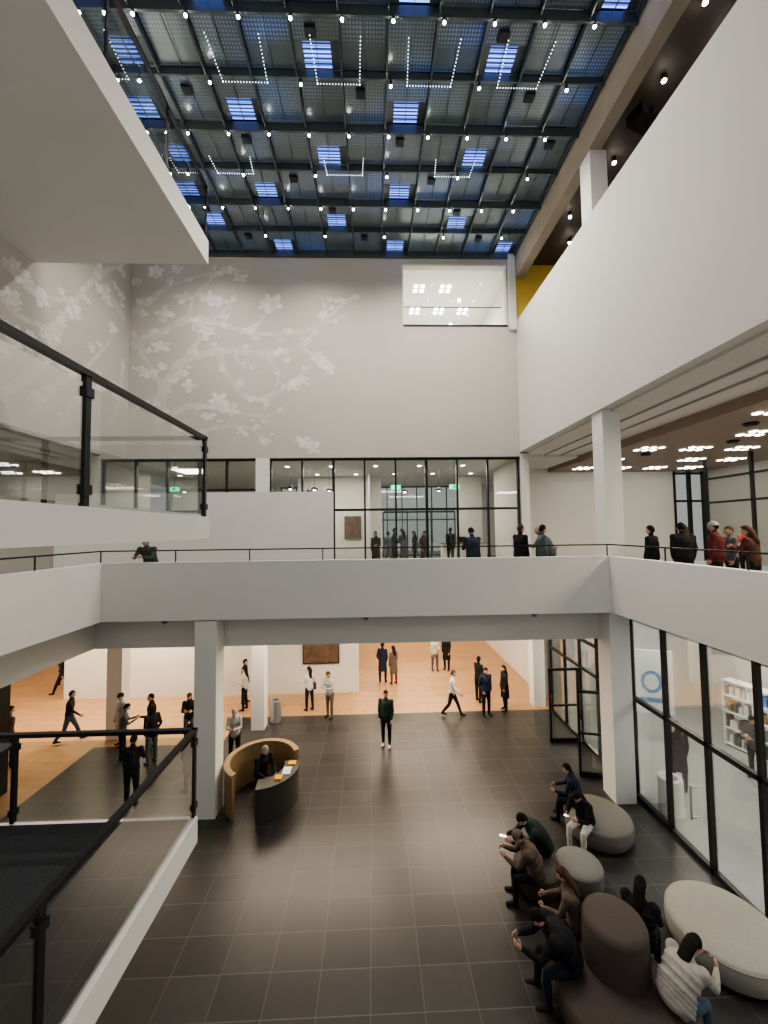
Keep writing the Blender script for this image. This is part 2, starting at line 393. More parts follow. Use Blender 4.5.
lines=[ribbon(mb,[W(*q2) for q2 in p],a,b,'b',M_twig,0.002+0.00012*q) for q,(p,a,b) in enumerate(br)]
fl=[(152,270),(225,268),(236,275),(262,304),(268,300),(196,322),(204,330),(190,350),(180,372),(170,378),(186,384),(322,362),(328,368),(315,355),(215,400),(228,408),(290,385),(300,380),(150,330),(240,430),(262,440),(205,415),(250,398),(140,300),(338,298),(205,296),(215,300),(160,312),(245,330),(278,350),(310,446),(300,440),(142,372),(175,430),(190,440),(132,280),(180,296),(172,268),(285,330),(158,345)]
for q in fl:
    c=W(*q); flower(mb,c,0.22+0.22*rr.random(),'b',rr)
for S in lines:
    for k in range(3,len(S),5):
        p=S[k]; x=p.x+rr.uniform(-.35,.35)
        if x>XL+0.35: flower(mb,(x,p.y+rr.uniform(-.35,.35)),0.10+0.14*rr.random(),'b',rr)
mb.build('blossom_mural')
mb=MB()
def WL(u,v): 
    Y=9.65*390/(370-u); return (Y,7.1+(531-v)/390*Y)
lines=[]
for q_,(p,a,b) in enumerate([([(40,340),(60,322),(85,285),(105,268),(122,262)],0.3,0.15),([(0,262),(25,285),(48,300),(75,300)],0.25,0.1),([(122,320),(110,300),(98,285)],0.3,0.15),([(0,350),(20,345),(45,350)],0.2,0.1),([(110,430),(118,400),(122,360)],0.2,0.2),([(30,420),(60,385),(85,370),(110,340)],0.3,0.1),([(0,300),(20,320),(50,330)],0.2,0.1),([(0,400),(30,380),(55,345),(62,322)],0.3,0.1),([(60,430),(80,400),(105,385),(122,390)],0.25,0.1)]):
    lines.append(ribbon(mb,[WL(*q) for q in p],a,b,'l',M_twig,0.002+0.00012*q_))
for q in [(30,290),(38,300),(22,282),(60,325),(52,335),(70,310),(98,290),(104,300),(112,285),(118,270),(15,340),(30,352),(84,300),(110,330),(45,360),(90,350),(118,295),(70,375),(40,400),(100,390),(10,300)]:
    flower(mb,WL(*q),0.2+0.22*rr.random(),'l',rr)
for S in lines:
    for k in range(3,len(S),4):
        p=S[k]; flower(mb,(p.x+rr.uniform(-.3,.2),p.y+rr.uniform(-.35,.35)),0.10+0.14*rr.random(),'l',rr)
mb.build('blossom_mural.001')

# ------------------------------------------------------------------ railings
def railing(name,pts,h,posts,base=0.0,railw=0.06,glassm=None):
    mb=MB(); gm=glassm or M_glassrail
    for k in range(len(pts)-1):
        a=Vector(pts[k]);b=Vector(pts[k+1]); t=(b-a).normalized(); q=Vector((-t.y,t.x,0))*0.007
        z=Vector((0,0,1))
        lo=base+0.03; hi=h-0.09
        A=a+z*lo;B=b+z*lo;C=b+z*hi;D=a+z*hi
        mb.quad(A+q,B+q,C+q,D+q,gm); mb.quad(B-q,A-q,D-q,C-q,gm)
        mb.bar(a+z*h-t*0.03,b+z*h+t*0.03,railw,0.05,M_black)
    for p in posts:
        p=Vector(p); mb.box(p.x-0.022,p.x+0.022,p.y-0.03,p.y+0.03,p.z+0.005,p.z+h,M_black)
        mb.box(p.x-0.035,p.x+0.035,p.y-0.045,p.y+0.045,p.z+h-0.2,p.z+h-0.12,M_black); mb.box(p.x-0.035,p.x+0.035,p.y-0.045,p.y+0.045,p.z+0.1,p.z+0.18,M_black)
    return mb.build(name)
boxo('stair_landing',-4.6,-2.27,0.6,5.48,6.82,7.12,M_fascia)
railing('glass_railing',[(-2.33,0.7,7.12),(-2.33,5.44,7.12),(-4.5,5.44,7.12),(-4.5,0.7,7.12)],1.1,[(-2.33,1.2,7.12),(-2.33,3.2,7.12),(-2.33,5.44,7.12),(-4.5,5.44,7.12),(-4.5,3.2,7.12)])
boxo('stair_landing.001',-6.5,-2.38,1.2,5.46,2.78,3.11,M_fascia)
boxo('floor_landing_carpet',-6.5,-2.47,1.2,5.38,3.11,3.13,M_carpet)
railing('glass_railing.001',[(-2.42,1.2,3.13),(-2.42,5.42,3.13),(-6.5,5.42,3.13)],1.12,[(-2.42,3.0,3.13),(-2.42,5.42,3.13),(-4.75,5.42,3.13)],railw=0.07)
railing('glass_railing.002',[(-4.76,-1,15.42),(-4.76,11.04,15.42),(XL+0.05,11.04,15.42)],1.6,[(-4.76,11.04,15.42),(-4.76,8.9,15.42),(-4.76,6.8,15.42)],railw=0.09)
mb=MB()
zr=6.47
mb.bar((-6.75,-1,zr),(-6.75,YF+0.09,zr),0.045,0.03,M_black); mb.bar((-6.75,YF+0.09,zr),(XR+0.09,YF+0.09,zr),0.045,0.03,M_black); mb.bar((XR+0.09,YF+0.09,zr),(XR+0.09,-1,zr),0.045,0.03,M_black)
x=-6.75
while x<XR+0.1: mb.box(x-0.012,x+0.012,YF+0.08,YF+0.1,6.18,zr,M_black); x+=1.83
y=YF-1.8
while y>0:
    mb.box(-6.762,-6.738,y-0.01,y+0.01,6.18,zr,M_black); mb.box(XR+0.078,XR+0.102,y-0.01,y+0.01,6.18,zr,M_black); y-=1.8
mb.build('parapet_handrail')
mb=MB()
for x in (-5.4,-0.2,4.3): mb.lathe((x,YF+0.53,4.6),[(0.0,0.05),(0.05,0.05),(0.07,0.0),(0.05,-0.04),(0,-0.04)],M_steel,n=14)
mb.build('wall_sensors')

# ------------------------------------------------------------------ glazing
mb=MB(); XG=6.72
ys=[10.1,8.95,7.85,6.75,5.65,4.55,3.45,2.35,1.25,0.15]
mb.box(XG-0.01,XG+0.01,0.15,10.1,0.1,4.55,M_glass)
for y in ys: mb.box(XG-0.05,XG+0.05,y-0.04,y+0.04,0,4.68,M_black)
for z in (0.06,2.5,4.62): mb.box(XG-0.05,XG+0.05,0.15,10.1,z-0.05,z+0.05,M_black)
mb.bar((XG-0.12,8.2,0.8),(XG-0.12,8.2,1.5),0.03,0.03,M_steel); mb.bar((XG-0.12,8.2,0.85),(XG,8.2,0.85),0.02,0.02,M_steel); mb.bar((XG-0.12,8.2,1.45),(XG,8.2,1.45),0.02,0.02,M_steel)
mb.build('window_2')
mb=MB()
ys=[10.7,11.7,12.7,13.7,14.8]
mb.box(XG-0.01,XG+0.01,10.7,14.8,0.1,4.2,M_glass)
for y in ys: mb.box(XG-0.04,XG+0.04,y-0.035,y+0.035,0,4.25,M_black)
for z in (0.05,2.4,3.3,4.2): mb.box(XG-0.04,XG+0.04,10.7,14.8,z-0.04,z+0.04,M_black)
mb.build('window_3')
def doorleaf(name,x,y,ang,w=0.98,h=2.35):
    mb=MB()
    mb.box(0,w,-0.008,0.008,0.1,h-0.05,M_glass)
    for a,b in ((0,0.06),(w-0.06,w)): mb.box(a,b,-0.03,0.03,0.01,h,M_black)
    for a,b in ((0.01,0.14),(h-0.07,h)): mb.box(0,w,-0.03,0.03,a,b,M_black)
    mb.box(0,w,-0.028,0.028,1.15,1.2,M_black)
    mb.bar((w-0.1,-0.07,0.9),(w-0.1,-0.07,1.5),0.03,0.03,M_steel)
    mb.bar((w-0.1,-0.07,0.95),(w-0.1,0,0.95),0.02,0.02,M_steel); mb.bar((w-0.1,-0.07,1.45),(w-0.1,0,1.45),0.02,0.02,M_steel)
    return mb.build(name,(x,y,0),R(ang))
doorleaf('door_1',6.65,12.7,180); doorleaf('door_2',6.65,10.75,165)
mb=MB(); x0,x1=-4.05,5.98
mb.box(x0,x1,YB+0.14,YB+0.16,5.3,9.8,M_glass)
n=8
for k in range(n+1):
    x=x0+(x1-x0)*k/n; w=0.05 if k in(2,5) else 0.035
    mb.box(x-w,x+w,YB+0.08,YB+0.22,5.2,9.85,M_black)
for z,a,b in ((9.8,x0,x1),(5.25,x0,x1),(7.75,x0+2.5,x1)): mb.box(a,b,YB+0.09,YB+0.21,z-0.045,z+0.045,M_black)
mb.build('window_4')
mb=MB(); x0,x1=-9.35,-4.62
mb.box(x0,x1,YB+0.14,YB+0.16,5.3,9.8,M_glass)
for k in range(5):
    x=x0+(x1-x0)*k/4; mb.box(x-0.035,x+0.035,YB+0.08,YB+0.22,5.2,9.85,M_black)
for z in (9.8,8.6,5.25): mb.box(x0,x1,YB+0.09,YB+0.21,z-0.04,z+0.04,M_black)
mb.build('window_5')
mb=MB()
mb.box(-6,6,25.88,25.9,5.3,9.8,M_glass)
for k in range(13):
    x=-6+k; mb.box(x-0.03,x+0.03,25.8,25.95,5.2,9.85,M_black)
for z in (5.25,7.6,9.8): mb.box(-6,6,25.8,25.95,z-0.04,z+0.04,M_black)
mb.build('window_6')
mb=MB()
mb.box(-0.2,-0.1,19.5,21,5.2,9.8,M_white); mb.box(-4,0.5,21.0,21.15,5.2,9.8,M_white); mb.box(4.6,6.0,21.0,21.15,5.2,9.8,M_white)
mb.build('lobby_partition_wall')
mb=MB()
mb.box(-1.5,-0.6,20.9,20.98,6.5,7.7,M_art); mb.box(-3.3,-2.4,20.9,20.98,6.5,7.5,M_blue)
mb.build('exhibition_panels')
mb=MB()
for k in range(4):
    x=0.6+k*1.3; mb.box(x-0.03,x+0.03,21,21.08,5.2,7.9,M_black)
mb.box(0.6,4.5,21,21.08,7.85,7.95,M_black); mb.box(0.6,4.5,21.03,21.05,5.2,7.9,M_glass)
mb.build('lobby_glass_partition')
mb=MB()
mb.box(-1.1,1.1,-0.35,0.35,0,1.0,M_paper); mb.box(-1.15,1.15,-0.4,0.4,1.0,1.05,M_deskt); mb.box(-0.3,0.1,-0.1,0.15,1.05,1.35,M_black); mb.box(0.5,0.8,-0.2,0.1,1.05,1.1,M_paper)
mb.build('reception_counter',(4.6,19.6,5.2))
for i,x in enumerate((1.0,3.45)):
    mb=MB(); mb.box(-0.2,0.2,-0.03,0.03,-0.09,0.09,M_green); mb.box(-0.22,0.22,-0.02,0.04,0.09,0.11,M_black); mb.box(-0.05,0.05,-0.036,-0.03,-0.05,0.06,M_paper); mb.bar((0,0,0.1),(0,0,1.1),0.02,0.02,M_black)
    mb.build('exit_sign',(x,YB+0.6,8.7))
mb=MB()
for gx in range(-4,6):
    for gy in (17.5,20):
        if (gx+int(gy))%2: mb.box(gx+0.1,gx+0.26,gy,gy+0.16,9.82,9.845,M_sq)
mb.build('lobby_ceiling_lights')
for (x,y) in [(-3.6,17.2),(-2.6,17.6),(-3.0,18.6),(-2.0,18.2),(-7.4,17.2),(-8.6,18),(1.6,18.9),(3.2,18.4)]:
    mb=MB(); mb.bar((0,0,0),(0,0,1.0),0.012,0.012,M_black)
    mb.lathe((0,0,0),[(0.03,0.1),(0.1,0.06),(0.17,-0.08),(0.16,-0.08),(0.09,0.04),(0.02,0.08)],M_black,n=16)
    mb.ball((0,0,-0.03),0.08,M_warm,n=10,m=6); mb.build('pendant_lamp',(x,y,8.85),smooth=True)
mb=MB()
mb.box(15.2,16.8,19.05,19.1,5.2,9.7,M_glass)
for x in (15.2,16.0,16.75): mb.box(x-0.05,x+0.05,18.95,19.15,5.2,9.7,M_black)
for z in (8.2,9.6): mb.box(15.2,16.8,18.95,19.15,z-0.05,z+0.05,M_black)
mb.build('window_7')
mb=MB(); XD=14.2
mb.box(XD-0.02,XD+0.02,8,16,5.3,8.9,M_glass)
for y in (8,10,12,14,16): mb.box(XD-0.05,XD+0.05,y-0.05,y+0.05,5.2,9.7,M_black)
for z in (7.9,8.9): mb.box(XD-0.05,XD+0.05,8,16,z-0.04,z+0.04,M_black)
mb.build('window_8')
mb=MB()
for i,gx in enumerate((9.5,11.2,12.9,14.6)):
    for j,gy in enumerate((8.7,10.9,13.1,15.3,17.4)):
        if (i+2*j)%5==2: continue
        for ax in (0,0.3,0.6):
            for ay in (0,0.42): mb.box(gx+ax,gx+ax+0.14,gy+ay,gy+ay+0.16,9.67,9.70,M_sq)
mb.build('foyer_ceiling_lights')
mb=MB()
for (x,y) in [(10.3,10.1),(11.8,12.2),(12.5,9.9),(10.4,14.3)]:
    mb.lathe((x,y,9.66),[(0,0.04),(0.16,0.04),(0.18,0.0),(0.12,-0.05),(0,-0.06)],M_black,n=20)
mb.build('ceiling_speakers')
mb=MB()
for x in (7.2,7.9): mb.box(x-0.03,x+0.03,0,18.5,9.93,9.98,M_steel)
mb.build('ceiling_track_rail')
mb=MB(); mb.box(-3.0,-1.5,16.93,17,1.3,2.1,M_art); 
for a in ((-3.03,-3.0,1.27,2.13),(-1.5,-1.47,1.27,2.13),(-3.03,-1.47,1.27,1.3),(-3.03,-1.47,2.1,2.13)): mb.box(a[0],a[1],16.9,17,a[2],a[3],M_black)
mb.build('framed_artwork')
def bin_(name,x,y,mat,h=0.78,r=0.2):
    mb=MB(); mb.lathe((0,0,0),[(0,0.0),(r*0.92,0),(r,0.03),(r,h-0.05),(r*0.96,h),(r*0.6,h),(r*0.6,h-0.2),(0,h-0.2)],mat,n=28); return mb.build(name,(x,y,0),smooth=False)
bin_('waste_bin',-3.6,14.6,M_steel); bin_('waste_bin.001',7.15,9.5,M_paper,0.85,0.26)

# ------------------------------------------------------------------ poufs
def pouf(name,x,y,r,h,mat):
    mb=MB(); prof=[(0,0.02),(r*0.90,0.02),(r*0.93,0.05),(r,0.12),(r*1.01,h*0.55),(r,h-0.07),(r*0.97,h-0.02),(r*0.92,h),(r*0.5,h+0.012),(0,h+0.015)]
    mb.lathe((0,0,0),prof,mat,n=48); mb.lathe((0,0,0),[(0,0),(r*0.85,0),(r*0.85,0.03),(0,0.03)],M_black,n=32)
    mb.tube([(r*0.985*math.cos(a*math.pi/24),r*0.985*math.sin(a*math.pi/24),h-0.035) for a in range(49)],[0.008]*49,mat,n=5)
    return mb.build(name,(x,y,0),smooth=True)
pouf('round_pouf',5.05,9.0,0.70,0.42,M_pouf2)
pouf('round_pouf.001',5.70,6.52,0.80,0.42,M_pouf)
pouf('round_pouf.002',3.95,7.75,0.42,0.42,M_poufgreen)
pouf('round_pouf.003',3.10,7.75,0.42,0.42,M_poufbrown)
mb=MB(); r=0.85;h=0.42
mb.lathe((0,0,0),[(0,0.02),(r*0.92,0.02),(r,0.1),(r*1.01,0.25),(r,h-0.06),(r*0.95,h),(0,h+0.01)],M_poufbrown,n=48)
mb.lathe((0.15,0.3,0),[(0.46,h-0.05),(0.45,0.6),(0.44,0.98),(0.41,1.04),(0.35,1.06),(0,1.07)],M_poufbrown,n=40)
mb.build('round_sofa_with_backrest',(3.42,5.72,0),smooth=True)

# ------------------------------------------------------------------ info desk
def arcwall(mb,c,r0,r1,a0,a1,z0,z1,mi_,mo,mt,n=24):
    P=lambda r,a,z:(c[0]+r*math.cos(a),c[1]+r*math.sin(a),z)
    for k in range(n):
        a=a0+(a1-a0)*k/n;b=a0+(a1-a0)*(k+1)/n
        mb.quad(P(r1,a,z0),P(r1,b,z0),P(r1,b,z1),P(r1,a,z1),mo)
        mb.quad(P(r0,b,z0),P(r0,a,z0),P(r0,a,z1),P(r0,b,z1),mi_)
        mb.quad(P(r0,a,z1),P(r1,a,z1),P(r1,b,z1),P(r0,b,z1),mt)
        mb.quad(P(r0,a,z0),P(r0,b,z0),P(r1,b,z0),P(r1,a,z0),mt)
    for a in (a0,a1): mb.quad(P(r0,a,z0),P(r1,a,z0),P(r1,a,z1),P(r0,a,z1),mo)
mb=MB()
arcwall(mb,(0,0),0.84,0.92,R(20),R(235),0,1.0,M_deskt,M_deskt,M_deskt)
arcwall(mb,(0,0),0.80,0.94,R(20),R(235),1.0,1.04,M_deskt,M_deskt,M_deskt)
arcwall(mb,(0,0),0.84,0.92,R(-85),R(20),0,0.78,M_desk,M_desk,M_desk)
arcwall(mb,(0,0),0.56,0.95,R(-85),R(20),0.78,0.82,M_desk,M_desk,M_desk)
mb.box(0.58,0.78,-0.4,-0.1,0.82,0.84,M_paper); mb.box(0.45,0.62,-0.62,-0.45,0.82,0.86,M_paperY); mb.box(0.65,0.85,0.0,0.15,0.82,0.85,M_paperY)
mb.build('curved_information_desk',(-2.92,10.50,0))
mb=MB(); mb.lathe((0,0,0),[(0,0.50),(0.20,0.50),(0.21,0.47),(0.19,0.45),(0.03,0.45),(0.03,0.05),(0.2,0.03),(0.2,0)],M_black,n=24); mb.build('swivel_stool',(-2.98,10.55,0))

# ------------------------------------------------------------------ shop furniture
mb=MB()
for z in (0.05,0.55,1.05,1.55,2.0): mb.box(-0.2,0.2,-1.2,1.2,z,z+0.04,M_paper)
for y in (-1.2,-0.4,0.4,1.2): mb.box(-0.2,0.2,y-0.02,y+0.02,0,2.04,M_paper)
rr=random.Random(5); cols=[M_blue,M_art,M_paper,M_paper,M_deskt,M_poufgreen]
for z in (0.09,0.59,1.09,1.59):
    y=-1.15
    while y<1.1:
        w=0.04+0.1*rr.random(); mb.box(-0.14,0.1,y,y+w,z,z+0.2+0.15*rr.random(),rr.choice(cols)); y+=w+0.01+0.06*rr.random()
mb.build('shop_bookshelf',(11.6,11.2,0),R(15))
mb=MB()
mb.lathe((0,0,0),[(0,0.75),(0.7,0.75),(0.72,0.72),(0.7,0.69),(0.06,0.69),(0.06,0.04),(0.35,0.02),(0.35,0)],M_paper,n=36)
mb.box(-0.3,0,-0.2,0.1,0.75,0.83,M_blue); mb.box(0.05,0.3,-0.1,0.2,0.75,0.8,M_paperY)
mb.build('round_display_table',(9.6,8.2,0))
mb=MB(); mb.box(-0.04,0.04,-0.6,0.6,0.9,2.9,M_paper)
for k in range(24):
    a=k*math.pi/12;b=a+math.pi/12
    mb.quad((-0.045,0.30*math.cos(a),1.9+0.36*math.sin(a)),(-0.045,0.30*math.cos(b),1.9+0.36*math.sin(b)),(-0.045,0.2*math.cos(b),1.9+0.26*math.sin(b)),(-0.045,0.2*math.cos(a),1.9+0.26*math.sin(a)),M_blue)
mb.box(-0.05,-0.042,-0.35,0.35,1.25,1.4,M_blue)
mb.box(-0.04,0.04,-0.5,-0.44,0,0.9,M_black); mb.box(-0.04,0.04,0.44,0.5,0,0.9,M_black); mb.build('poster_stand',(9.0,12.6,0),R(70))

# ------------------------------------------------------------------ people
cloth_cache={}
def cloth(c):
    if c not in cloth_cache: cloth_cache[c]=surf('cloth_%d'%len(cloth_cache),c,0.85,var=0.18,scale=9,bump=0.25,spec=0.2)
    return cloth_cache[c]
BLK=(0.016,0.016,0.018);NAVY=(0.02,0.028,0.05);GRY=(0.12,0.12,0.13);WHT=(0.62,0.60,0.57);GRN=(0.03,0.055,0.042);BRN=(0.10,0.06,0.04);BEI=(0.36,0.29,0.21);RED=(0.25,0.05,0.04);JEAN=(0.05,0.07,0.12);TAUPE=(0.14,0.11,0.09);LG=(0.35,0.36,0.37)
HD=(0.015,0.011,0.009);HB=(0.07,0.04,0.02);HL=(0.30,0.20,0.10);HG=(0.3,0.29,0.28)
POSE={
 'stand':dict(lean=0,curl=3,legs=((3,4,3),(-2,2,3)),arms=((4,8,12,0.1),(2,8,14,0.1)),head=(5,0)),
 'walk':dict(lean=3,curl=3,legs=((26,6,1),(-14,26,1)),arms=((-22,8,15,0.1),(22,8,25,0.1)),head=(5,0)),
 'phone':dict(lean=0,curl=8,legs=((4,4,3),(-2,2,4)),arms=((22,8,85,0.45),(22,8,88,0.45)),head=(28,0)),
 'talk':dict(lean=0,curl=3,legs=((2,2,4),(-3,3,4)),arms=((10,10,80,0.35),(2,8,12,0.1)),head=(5,25)),
 'pocket':dict(lean=-2,curl=4,legs=((0,2,5),(4,6,5)),arms=((-12,14,42,0.3),(-12,14,42,0.3)),head=(8,-15)),
 'lean':dict(lean=18,curl=12,legs=((0,0,4),(-8,4,4)),arms=((38,8,62,0.5),(38,8,60,0.5)),head=(-5,0)),
 'sit':dict(lean=6,curl=14,legs=((86,84,7),(84,88,9)),arms=((22,8,55,0.35),(26,8,50,0.35)),head=(20,0),sit=1),
 'sithunch':dict(lean=22,curl=24,legs=((86,90,10),(84,80,8)),arms=((40,6,65,0.45),(40,6,62,0.45)),head=(42,0),sit=1),
 'sitback':dict(lean=-6,curl=10,legs=((82,62,6),(84,70,8)),arms=((18,8,62,0.4),(14,10,50,0.3)),head=(18,15),sit=1),
 'sitphone':dict(lean=10,curl=22,legs=((86,86,9),(84,84,9)),arms=((34,6,80,0.4),(34,6,80,0.4)),head=(42,0),sit=1),
}
def figure(name,x,y,z=0,yaw=0,H=1.72,pose='stand',top=BLK,bot=BLK,hair=HD,long=False,coat=False,bulk=1.0,bag=None,shoe=(0.02,0.02,0.02),hat=None,seat=0.44,vox=0.022,skin=None,phone=False,hood=False,headyaw=None,puff=False):
    s=H/1.72; P0=POSE[pose]; sk=skin or M_skin
    rx=lambda a:Vector((0,math.sin(R(a)),math.cos(R(a))))
    l=P0['lean'];c=P0['curl']; sit=P0.get('sit')
    U1=rx(l);U2=rx(l+c)
    def leg(sg,a,kb,sp):
        hip=Vector((sg*0.088,0,-0.04)); d=Vector((sg*math.sin(R(sp)),math.sin(R(a)),-math.cos(R(a)))).normalized()
        kn=hip+d*0.41; e=a-kb; d2=Vector((0,math.sin(R(e)),-math.cos(R(e)))); an=kn+d2*0.40
        return hip,kn,an
    Ls=[leg(-1,*P0['legs'][0]),leg(1,*P0['legs'][1])]
    zp=0.08-min(q[2].z for q in Ls)
    if sit: zp=max(seat/s+0.10, 0)
    P=Vector((0,0,zp)); Ls=[tuple(q+P for q in L) for L in Ls]
    Wt=P+U1*0.18; C=Wt+U2*0.17; S=C+U2*0.14; N=S+U2*0.065
    hp,hy=P0['head']; hy=hy if headyaw is None else headyaw
    Uh=rx((l+c)*0.6+hp*0.4); HC=N+Uh*0.125+Vector((0,0.012,0))
    b=bulk
    mb=MB(); D=M_black; segs=[]
    mb.tube([P-U1*0.07,P,Wt,C,S-U2*0.05,S+U2*0.015,N,N+Uh*0.09],[(0.12*b,0.095*b),(0.17*b,0.12*b),(0.148*b,0.112*b),(0.17*b,0.125*b),(0.168*b,0.102*b),(0.10*b,0.075),(0.056,0.056),(0.052,0.054)],D,n=14)
    segs+= [(P,Wt,1,0.15*b),(Wt,C,1,0.15*b),(C,S,1,0.15*b),(S,N-U2*0.01,1,0.07),(N+U2*0.005,HC,0,0.052)]
    if puff:
        for q in range(6):
            cc=P.lerp(Wt,q/3) if q<3 else Wt.lerp(S,(q-3)/3.2)
            mb.tube([cc-U2*0.022,cc,cc+U2*0.022],[(0.16*b,0.115*b),(0.185*b,0.14*b),(0.16*b,0.115*b)],D,n=14,cap=0.1)
    if coat and not sit:
        k=P+Vector((0,0,-0.42)); mb.tube([Wt,P,P+Vector((0,0,-0.2)),k],[(0.15*b,0.12*b),(0.18*b,0.135*b),(0.19*b,0.15*b),(0.205*b,0.165*b)],D,n=14,cap=0.05)
        segs.append((P,k,1,0.19*b))
    for sg,(hip,kn,an) in zip((-1,1),Ls):
        m1=hip.lerp(kn,0.45); m2=kn.lerp(an,0.3)
        mb.tube([hip+(hip-kn).normalized()*0.02,m1,kn,m2,an+(kn-an)*0.06],[0.098,0.085,0.064,0.064,0.048],D,n=10)
        mb.tube([an+Vector((0,-0.045,-0.035)),an+Vector((0,0.03,-0.032)),an+Vector((sg*0.01,0.12,-0.046)),an+Vector((sg*0.012,0.18,-0.05))],[(0.036,0.038),(0.043,0.042),(0.046,0.03),(0.034,0.024)],D,n=10)
        mb.tube([an+(kn-an)*0.1,an+Vector((0,0,-0.03))],[0.042,0.038],D,n=8)
        segs+=[(hip,kn,2,0.085),(kn,an,2,0.06),(an+Vector((0,-0.03,-0.04)),an+Vector((0,0.17,-0.05)),3,0.04)]
    hands=[]
    for sg,(sp,ab,eb,inw) in zip((-1,1),P0['arms']):
        sh=S+Vector((sg*0.165*min(b,1.12),0,-0.02))
        d=Vector((sg*math.sin(R(ab)),math.sin(R(sp)),-math.cos(R(sp)))).normalized()
        el=sh+d*0.29; t=sp+eb
        d2=Vector((-sg*inw,math.sin(R(t)),-math.cos(R(t)))).normalized(); wr=el+d2*0.25
        ar=0.9+0.25*(b-0.8)
        if puff: ar*=1.15
        mb.ball(sh,0.066*ar*min(b,1.15),D,n=10,m=7)
        mb.tube([sh,sh.lerp(el,0.5),el,el.lerp(wr,0.5),wr],[0.062*ar,0.055*ar,0.047*ar,0.043*ar,0.034],D,n=10)
        spd=Vector((0,math.cos(R(t)),math.sin(R(t)))); spd=(spd-d2*spd.dot(d2)).normalized(); nrm=d2.cross(spd); 
        if nrm.x*sg>0: nrm=-nrm
        pe=wr+d2*0.085
        mb.tube([wr-d2*0.01,wr+d2*0.03,pe],[(0.027,0.024),(0.038,0.022),(0.040,0.02)],D,n=8,side=spd)
        segs+=[(sh,el,1,0.055),(el,wr-d2*0.01,1,0.04),(wr+d2*0.015,pe,0,0.03)]
        hands.append((wr,pe,d2,spd,nrm))
    if hood: mb.tube([S+U2*0.02-Vector((0,0.07,0)),N-Vector((0,0.06,0))],[(0.12,0.06),(0.10,0.05)],D,n=10); segs.append((S-Vector((0,0.08,0)),N-Vector((0,0.07,0)),1,0.06))
    if bag=='backpack':
        q=C-Vector((0,0.17*b,0)); mb.tube([q-U2*0.2,q-U2*0.1,q+U2*0.1,q+U2*0.17],[(0.12,0.06),(0.14,0.08),(0.13,0.07),(0.09,0.04)],D,n=10); segs.append((q-U2*0.2,q+U2*0.17,4,0.09))
    me=bpy.data.meshes.new('tmp'); me.from_pydata([tuple(v) for v in mb.v],[],mb.f); me.update()
    o=bpy.data.objects.new('tmp',me); COL.objects.link(o)
    rm=o.modifiers.new('r','REMESH'); rm.mode='VOXEL'; rm.voxel_size=vox; rm.use_smooth_shade=True
    sm=o.modifiers.new('s','SMOOTH'); sm.factor=0.5; sm.iterations=3
    dg=bpy.context.evaluated_depsgraph_get(); ev=o.evaluated_get(dg); m2=ev.to_mesh()
    nv=len(m2.vertices); co=np.empty(nv*3); m2.vertices.foreach_get('co',co); co=co.reshape(-1,3)
    faces=[tuple(p.vertices) for p in m2.polygons]
    ev.to_mesh_clear(); bpy.data.objects.remove(o,do_unlink=True); bpy.data.meshes.remove(me)
    fc=np.array([co[list(f)].mean(axis=0) for f in faces])
    best=np.full(len(faces),1e9); lab=np.zeros(len(faces),int)
    for (a,bb,L,r) in segs:
        a=np.array(a);bb=np.array(bb);ab=bb-a; t=np.clip(((fc-a)@ab)/max(1e-9,ab@ab),0,1); dd=np.linalg.norm(fc-(a+t[:,None]*ab),axis=1)-r
        mk=dd<best; best[mk]=dd[mk]; lab[mk]=L
    out=MB(); mats=[sk,cloth(top),cloth(bot),cloth(shoe),cloth(BLK)]
    idx=[out.mi(mt) for mt in mats]
    out.v=[tuple(v) for v in co]; out.f=faces; out.m=[idx[i] for i in lab]
    for (wr,pe,d2,spd,nrm) in hands:
        for k,(o_,L) in enumerate(((0.028,0.068),(0.010,0.078),(-0.009,0.072),(-0.027,0.056))):
            p=pe+spd*o_-d2*0.012; c1=d2*0.9+nrm*0.25; c2=d2*0.65+nrm*0.7; c3=d2*0.3+nrm*0.9
            q1=p+c1.normalized()*L*0.48; q2=q1+c2.normalized()*L*0.32; q3=q2+c3.normalized()*L*0.24
            out.tube([p,q1,q2,q3],[0.0095,0.009,0.008,0.0065],sk,n=6)
        p=wr+d2*0.025+spd*0.028; q1=p+(spd*0.7+d2*0.6+nrm*0.2).normalized()*0.04; q2=q1+(spd*0.3+d2*0.9+nrm*0.3).normalized()*0.03
        out.tube([p,q1,q2],[0.012,0.010,0.008],sk,n=6)
    pitch=-((l+c)*0.3+hp)
    HM=Matrix.Translation(HC)@Matrix.Rotation(R(hy),4,'Z')@Matrix.Rotation(R(pitch),4,'X')
    def hs(d,p):
        if d.z<0: k=-d.z; p.x*=1-0.28*k*k; p.y=p.y*(1-0.12*k)+0.018*k
        if d.y<-0.2 and d.z>-0.3: p.y*=1.04
        return p
    out.ball((0,0,0),(0.074,0.092,0.115),sk,n=20,m=14,M=HM,shape=hs)
    out.tube([HM@Vector((0,0.088,0.012)),HM@Vector((0,0.103,-0.018)),HM@Vector((0,0.100,-0.030))],[0.007,0.013,0.011],sk,n=6)
    for sg in (-1,1):
        out.ball((sg*0.029,0.080,0.008),(0.013,0.010,0.008),M_eye,n=8,m=5,M=HM); out.ball((sg*0.029,0.089,0.008),(0.006,0.004,0.006),M_iris,n=6,m=4,M=HM)
        out.tube([HM@Vector((sg*0.014,0.088,0.026)),HM@Vector((sg*0.030,0.088,0.031)),HM@Vector((sg*0.046,0.077,0.026))],[0.003,0.004,0.002],cloth(hair),n=5)
        out.ball((sg*0.075,0.0,-0.005),(0.010,0.020,0.030),sk,n=8,m=6,M=HM)
